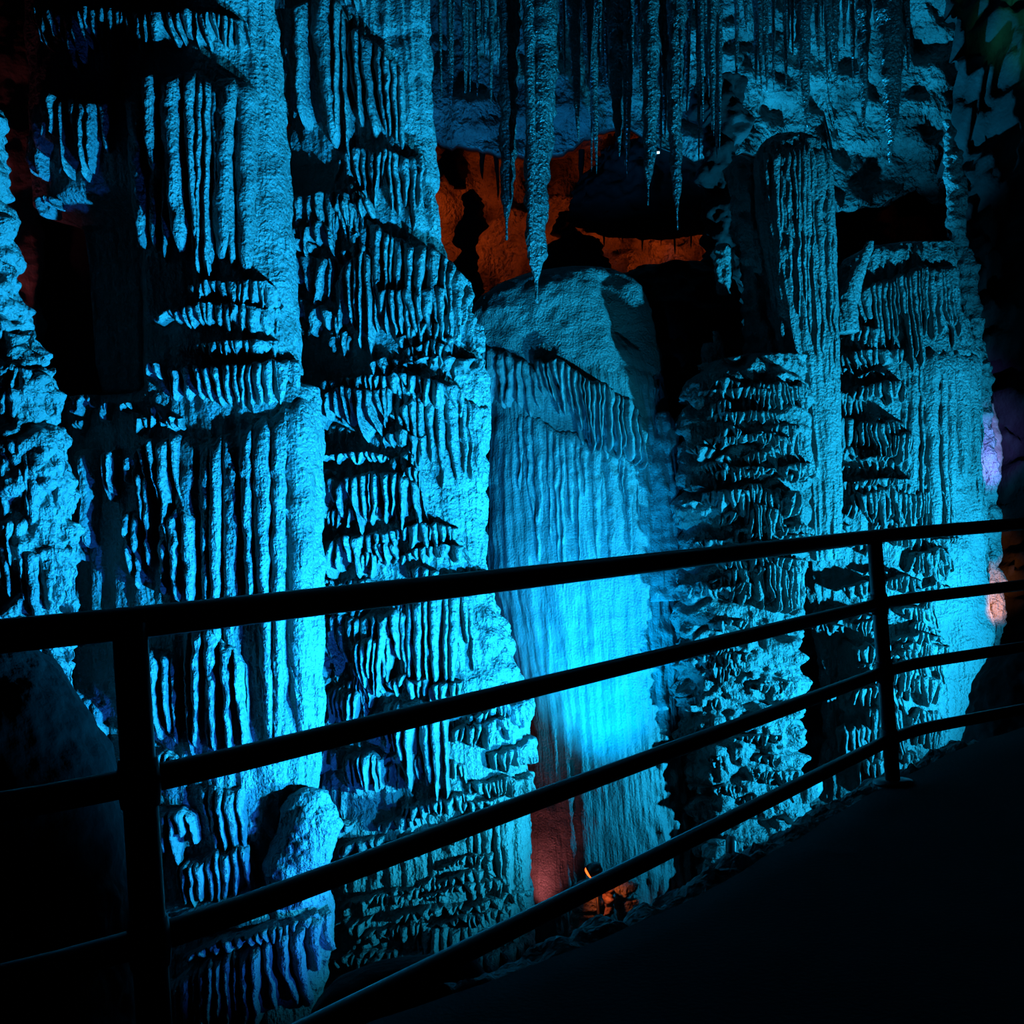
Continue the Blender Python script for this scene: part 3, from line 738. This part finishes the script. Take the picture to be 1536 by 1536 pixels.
for k in range(60):
    yy = rr.uniform(480, 1140); x0 = rr.uniform(1212, 1330) + (40 if yy > 800 else 0); x1 = x0 + rr.uniform(22, 55); h = rr.uniform(14, 50)
    t([(x0, yy + 5), ((x0 + x1) / 2, yy - 4), (x1, yy + 2)], [(x0, yy + h * .7), ((x0 + x1) / 2, yy + h), (x1, yy + h * .8)], rr.uniform(.05, .18), w=(5, 9), jag=.45, nv=22, seed=k + 600)
HN = Formation('leaning_horn', 'pale leaning stone horn in front of the black hollow, upper right', 'rock',
               [(362, 1302, 1310), (370, 1296, 1309), (400, 1280, 1300), (430, 1266, 1290), (460, 1255, 1285), (500, 1250, 1285)], 9.75, 0.8)
HN.core(M['calcite'], flute=.012, ff=16, rough=.015, name='stone', step=1.6)
OV = Formation('pale_oval_stone', 'smooth pale greenish oval stone low between the right columns', 'rock',
               [(1166, 1212, 1226), (1172, 1206, 1233), (1185, 1201, 1234), (1196, 1200, 1228), (1205, 1203, 1214)], 8.9, 0.6)
OV.core(M['smooth'], rough=.01, name='stone', step=1.5)

IC = Formation('narrow_flowstone', 'narrow rough teal column between the broad column and the dark right wall', 'cave formation',
               [(180, 1416, 1430), (230, 1418, 1440), (300, 1420, 1450), (335, 1424, 1452), (345, 1428, 1446), (420, 1434, 1466), (520, 1440, 1474), (560, 1444, 1474), (700, 1450, 1478), (1000, 1460, 1490)], 10.7, 0.8)
IC.core(M['calcite'], rough=.05, rf=5, lump=.04, lf=9, step=2)
JC = Formation('coloured_flowstone', 'thin ragged column lit violet, white and orange beside the dark right wall', 'cave formation',
               [(478, 1457, 1471), (510, 1451, 1477), (560, 1459, 1483), (640, 1465, 1489), (700, 1467, 1495), (760, 1467, 1495), (840, 1469, 1499), (910, 1475, 1508), (950, 1479, 1505), (1060, 1483, 1503)], 10.3, 0.9)
JC.core(M['calcite'], rough=.05, rf=6, flute=.015, lump=.03, lf=10, step=1.8)
KC = Formation('rust_red_slab', 'small dull red stone slab on the dark right wall beside the coloured column', 'rock',
               [(605, 1484, 1490), (630, 1485, 1497), (670, 1487, 1503), (710, 1492, 1502), (725, 1494, 1498)], 10.45, 0.8)
KC.core(M['red'], rough=.02, rf=9, name='stone', step=1.8)

# ================================================================== stalactites
def stalactite(x, y1, wpx, D, label, group=None, y0=None, seed=0, tipx=None, mat='stal', knob=0.35, straw=0):
    rng = np.random.RandomState(seed + int(x * 7 + y1))
    if y0 is None:
        y0 = -60 - (12.0 - D) * 70
    nv = max(16, int((y1 - y0) / 5)); n = 14
    v = np.linspace(0, 1, nv)
    py = y0 + (y1 - y0) * v
    px = x + ((tipx if tipx is not None else x) - x) * v + wpx * 0.1 * np.sin(v * 5 + rng.rand() * 6)
    prof = ((1 - 0.6 * v) * (1 - v ** 16)) if straw else ((1 - v) ** 0.7 * 0.8 + 0.2 * (1 - v ** 6))
    if straw:
        prof = np.where(v > 1 - straw, 0.07, np.minimum(prof, 0.07 + 6 * np.clip(1 - straw - v, 0, 1)))
    r = wpx / 2 * D / F * prof + 0.001
    ctr = P(px, py, np.full(nv, D))
    th = np.linspace(0, 2 * math.pi, n, endpoint=False)
    V = ctr[:, None] + r[:, None, None] * np.stack([np.cos(th), np.sin(th), 0 * th], -1)[None]
    X, Y, Z = V[..., 0], V[..., 1], V[..., 2]
    k = 1 + knob * fbm(X * 11, Y * 11, Z * 8, 3) + 0.3 * perlin(X * 16, Y * 16, Z * 1.0)
    V = ctr[:, None] + (V - ctr[:, None]) * k[..., None]
    V = np.concatenate([V, np.repeat(ctr[-1][None, None], n, 1)])
    base = ctr[0]
    o = mesh_obj('stalactite', V, grid_quads(nv + 1, n, True)[:, ::-1], M[mat], None, base=base)
    o.location = Vector(base)
    tag(o, label, 'stalactite', group)
    return o


big = [(806, 455, 66, 8.6, 811, 'longest thick dark stalactite, its tip hanging over the smooth dome'),
       (752, 360, 46, 8.8, 764, 'thick dark stalactite just left of the longest one'),
       (718, 130, 16, 9.2, 717, 'black pointed stalactite near the bright draped column'),
       (789, 398, 24, 8.5, 796, 'thin stalactite pressed against the left side of the longest one'),
       (858, 215, 30, 9.6, 866, 'slender stalactite right of the longest one reaching the red alcove'),
       (822, 172, 20, 9.6, 820, 'short sharp stalactite close right of the longest one'),
       (930, 235, 44, 9.4, 928, 'broad dark stalactite above the red alcove'),
       (968, 308, 40, 9.2, 975, 'dark stalactite with a straw tip right of the red alcove'),
       (1012, 345, 36, 9.4, 1018, 'long dark stalactite hanging left of the rough pinnacle'),
       (1206, 192, 34, 10.6, 1211, 'stalactite cone hanging above the round-topped column'),
       (1255, 128, 26, 10.8, 1253, 'short dark stalactite on the pale ceiling, upper right'),
       (1288, 200, 30, 10.6, 1296, 'long needle stalactite on the pale ceiling right of the round-topped column'),
       (1325, 245, 56, 10.4, 1336, 'thickest stalactite on the pale ceiling, upper right'),
       (1358, 110, 22, 10.4, 1360, 'short stalactite just right of the thickest one on the pale ceiling')]
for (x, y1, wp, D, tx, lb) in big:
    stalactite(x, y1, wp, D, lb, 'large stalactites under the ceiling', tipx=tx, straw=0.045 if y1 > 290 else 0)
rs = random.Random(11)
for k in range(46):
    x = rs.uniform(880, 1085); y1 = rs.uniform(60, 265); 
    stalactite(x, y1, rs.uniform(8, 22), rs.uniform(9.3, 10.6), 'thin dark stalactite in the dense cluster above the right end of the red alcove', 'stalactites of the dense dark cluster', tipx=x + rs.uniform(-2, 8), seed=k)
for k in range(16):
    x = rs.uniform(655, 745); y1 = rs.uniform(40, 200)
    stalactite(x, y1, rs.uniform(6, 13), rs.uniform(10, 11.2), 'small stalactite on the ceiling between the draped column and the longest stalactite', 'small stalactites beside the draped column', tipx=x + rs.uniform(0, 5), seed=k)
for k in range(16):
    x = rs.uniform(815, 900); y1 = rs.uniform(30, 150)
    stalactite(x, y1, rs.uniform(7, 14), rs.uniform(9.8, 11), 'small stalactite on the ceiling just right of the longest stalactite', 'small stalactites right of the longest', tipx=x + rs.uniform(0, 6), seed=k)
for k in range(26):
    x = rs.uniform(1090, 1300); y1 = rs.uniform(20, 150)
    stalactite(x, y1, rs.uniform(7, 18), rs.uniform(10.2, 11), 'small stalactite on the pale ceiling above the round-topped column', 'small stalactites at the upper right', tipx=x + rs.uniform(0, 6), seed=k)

# ================================================================== foreground rocks
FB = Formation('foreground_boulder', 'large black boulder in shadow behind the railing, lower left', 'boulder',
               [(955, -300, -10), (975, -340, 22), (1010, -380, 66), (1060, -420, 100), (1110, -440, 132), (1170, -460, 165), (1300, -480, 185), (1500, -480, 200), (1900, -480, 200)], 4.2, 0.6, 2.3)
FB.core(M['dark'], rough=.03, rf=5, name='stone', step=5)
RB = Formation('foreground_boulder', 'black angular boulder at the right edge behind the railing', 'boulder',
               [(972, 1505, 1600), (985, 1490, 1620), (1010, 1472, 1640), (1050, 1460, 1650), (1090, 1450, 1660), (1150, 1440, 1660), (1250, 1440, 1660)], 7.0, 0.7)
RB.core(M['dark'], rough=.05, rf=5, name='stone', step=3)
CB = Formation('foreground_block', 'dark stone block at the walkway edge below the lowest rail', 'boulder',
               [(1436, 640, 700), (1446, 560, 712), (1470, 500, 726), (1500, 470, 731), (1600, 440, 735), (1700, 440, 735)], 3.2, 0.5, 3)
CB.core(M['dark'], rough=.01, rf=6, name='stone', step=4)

# ================================================================== small things at the foot of the dome
for (nm, lb, rows, D) in (('small_stalagmite', 'small ribbed stalagmite standing in front of the dome, below the lowest rail', [(1316, 932, 948), (1324, 924, 954), (1345, 926, 957), (1390, 930, 961), (1500, 930, 965)], 8.3),
                          ('small_stalagmite', 'dim low stalagmite left of the orange lit stones', [(1322, 872, 892), (1332, 864, 902), (1360, 860, 908), (1400, 858, 910), (1500, 858, 910)], 8.4),
                          ('small_stalagmite', 'lumpy stalagmite at the walkway edge below the knobbly column', [(1262, 1062, 1084), (1272, 1056, 1090), (1300, 1058, 1092), (1330, 1064, 1090), (1480, 1066, 1092)], 8.0)):
    f = Formation(nm, lb, 'stalagmite', rows, D, 0.9)
    f.core(M['calcite'], rough=.02, rf=9, lump=.03, lf=13, ledge=.03, lk=9, name='stone', step=1.6)
OS = Formation('orange_lit_stone', 'thin ragged stone glowing orange in front of the dome', 'rock',
               [(1328, 904, 910), (1336, 902, 920), (1356, 906, 920), (1372, 904, 914), (1400, 904, 914), (1480, 904, 914)], 8.2, 0.9)
OS.core(M['red'], rough=.03, rf=12, lump=.03, lf=18, name='stone', step=1.4)
lp = P1(893, 1304, 8.25)
lamp = empty('lamp', lp + np.array([0, 0, -0.25]), 'little round floodlight head glowing orange in front of the dome', 'lamp')
lb_ = lp + np.array([0, 0, -0.25])
tube('housing', [lp + np.array([0.045, 0, .02]), lp + np.array([0.02, 0, .01]), lp + np.array([-0.03, 0, -.01]), lp + np.array([-0.05, 0, -.02])], [0.03, 0.05, 0.055, 0.05], M['steel'], lamp, lb_, 20)
tube('stem', [lp + np.array([0.0, 0, -1.6]), lp + np.array([0, 0, -0.8]), lp + np.array([0, 0, -0.03])], 0.012, M['steel'], lamp, lb_, 10)
glow = bpy.data.materials.new('orange_lamp_glass'); n_, l_ = nodes(glow)
n_['Principled BSDF'].inputs['Base Color'].default_value = (0.8, 0.2, 0.03, 1)
n_['Principled BSDF'].inputs['Emission Color'].default_value = (1, 0.12, 0.015, 1)
n_['Principled BSDF'].inputs['Emission Strength'].default_value = 1.6
tube('lens', [lp + np.array([-0.048, -0.01, -.02]), lp + np.array([-0.056, -0.014, -.024]), lp + np.array([-0.06, -0.016, -.026])], [0.046, 0.04, 0.02], glow, lamp, lb_, 20)
spot('floodlight', P1(884, 1312, 8.1), P1(912, 1350, 8.2), 5, (1.0, 0.16, 0.02), 80, 0.9, 0.02)
PO = tube('bollard', [P1(1097, 1420, 7.6), P1(1097, 1340, 7.6), P1(1097, 1262, 7.6), P1(1097, 1254, 7.6)], [0.04, 0.04, 0.04, 0.025], M['steel'], None, P1(1097, 1420, 7.6), 16)
PO.location = Vector(P1(1097, 1420, 7.6)); tag(PO, 'short dark blue-black post beside the lumpy stalagmite at the walkway edge', 'post')


def verge():
    pts = np.array(edge[4:12]); n = 150
    tt_ = np.linspace(0, len(pts) - 1, n)
    e = np.stack([np.interp(tt_, np.arange(len(pts)), pts[:, k]) for k in range(3)], -1)
    rows = []
    for k in np.linspace(0, 1, 26):
        a = k * math.pi
        r = e.copy(); r[:, 1] += 0.02 + 0.16 * (1 - math.cos(a)) ; r[:, 0] -= 0.06 * (1 - math.cos(a)); r[:, 2] = -0.06 + 0.07 * math.sin(a) - 0.25 * k * k
        d = 0.05 * fbm(r[:, 0] * 7, r[:, 1] * 7, 0.4, 3)
        r[:, 2] += d; rows.append(r)
    o = mesh_obj('trim_1', np.array(rows), grid_quads(26, n)[:, ::-1], M['rock'])
    tag(o, 'rough stone kerb along the outer edge of the walkway', 'kerb', kind='structure')


verge()

# ================================================================== dark rocks in and before the red alcove
for (nm, lb, cat, rows, D) in (
        ('dark_mound', 'black rock mound in the shadow right of the smooth dome', 'rock', [(402, 960, 1040), (412, 915, 1075), (440, 890, 1110), (520, 880, 1130), (700, 870, 1130)], 10.5),
        ('dark_stalagmite', 'black pillar between the red alcove and the rough pinnacle', 'cave formation', [(120, 1040, 1120), (250, 1052, 1112), (340, 1062, 1110), (420, 1058, 1115), (700, 1050, 1120)], 10.7),
        ('hanging_rock', 'dark rock shelf hanging across the upper right of the red alcove', 'rock', [(225, 900, 1090), (250, 880, 1095), (290, 858, 1095), (318, 850, 1090), (336, 905, 1080), (347, 960, 1070)], 14.2),
        ('alcove_stalagmite', 'dark broken pillar at the left end of the red alcove', 'stalagmite', [(285, 698, 712), (300, 690, 722), (345, 692, 724), (400, 680, 716), (480, 670, 720)], 15.1),
        ('alcove_boulder', 'dark boulder in the middle of the red alcove behind the longest stalactite', 'boulder', [(352, 836, 862), (366, 822, 892), (395, 815, 905), (450, 800, 930)], 15.0),
        ('hanging_boulder', 'black knob of rock under the ceiling at the left of the red alcove', 'rock', [(222, 676, 694), (238, 664, 702), (258, 666, 704), (274, 672, 696), (282, 680, 690)], 15.4),
        ('alcove_block', 'small dark block under the hanging shelf in the red alcove', 'rock', [(318, 838, 858), (330, 830, 872), (348, 834, 868), (362, 842, 860)], 15.3)):
    f = Formation(nm, lb, cat, rows, D, 0.8)
    f.core(M['dark'], rough=.14, rf=3, lump=.1, lf=5, name='stone', step=2.6)
for k, (x, y1) in enumerate(((905, 372), (932, 366), (962, 378), (990, 370), (1010, 384), (1035, 374), (872, 352), (745, 300), (722, 270))):
    stalactite(x, y1, 9, 14.6, 'fine black stalactite silhouetted against the red alcove wall', 'silhouetted stalactites in the red alcove', y0=225, tipx=x + 2, seed=k, mat='dark')

# a small white lamp bar under the ceiling
tl = P1(985, 229, 11.6)
lampw = empty('lamp', tl, 'tiny white lamp bar high up beside the right end of the red alcove', 'lamp')
wg = bpy.data.materials.new('white_lamp_glass'); n_, l_ = nodes(wg)
n_['Principled BSDF'].inputs['Emission Color'].default_value = (0.8, 0.95, 1, 1)
n_['Principled BSDF'].inputs['Emission Strength'].default_value = 0.8
tube('lamp_tube', [tl + np.array([-0.03, 0, 0]), tl, tl + np.array([0.03, 0, 0])], 0.013, wg, lampw, tl, 12)
tube('bracket', [tl + np.array([-0.036, 0.02, 0.02]), tl + np.array([0, 0.03, 0.03]), tl + np.array([0.036, 0.02, 0.02])], 0.012, M['steel'], lampw, tl, 10)
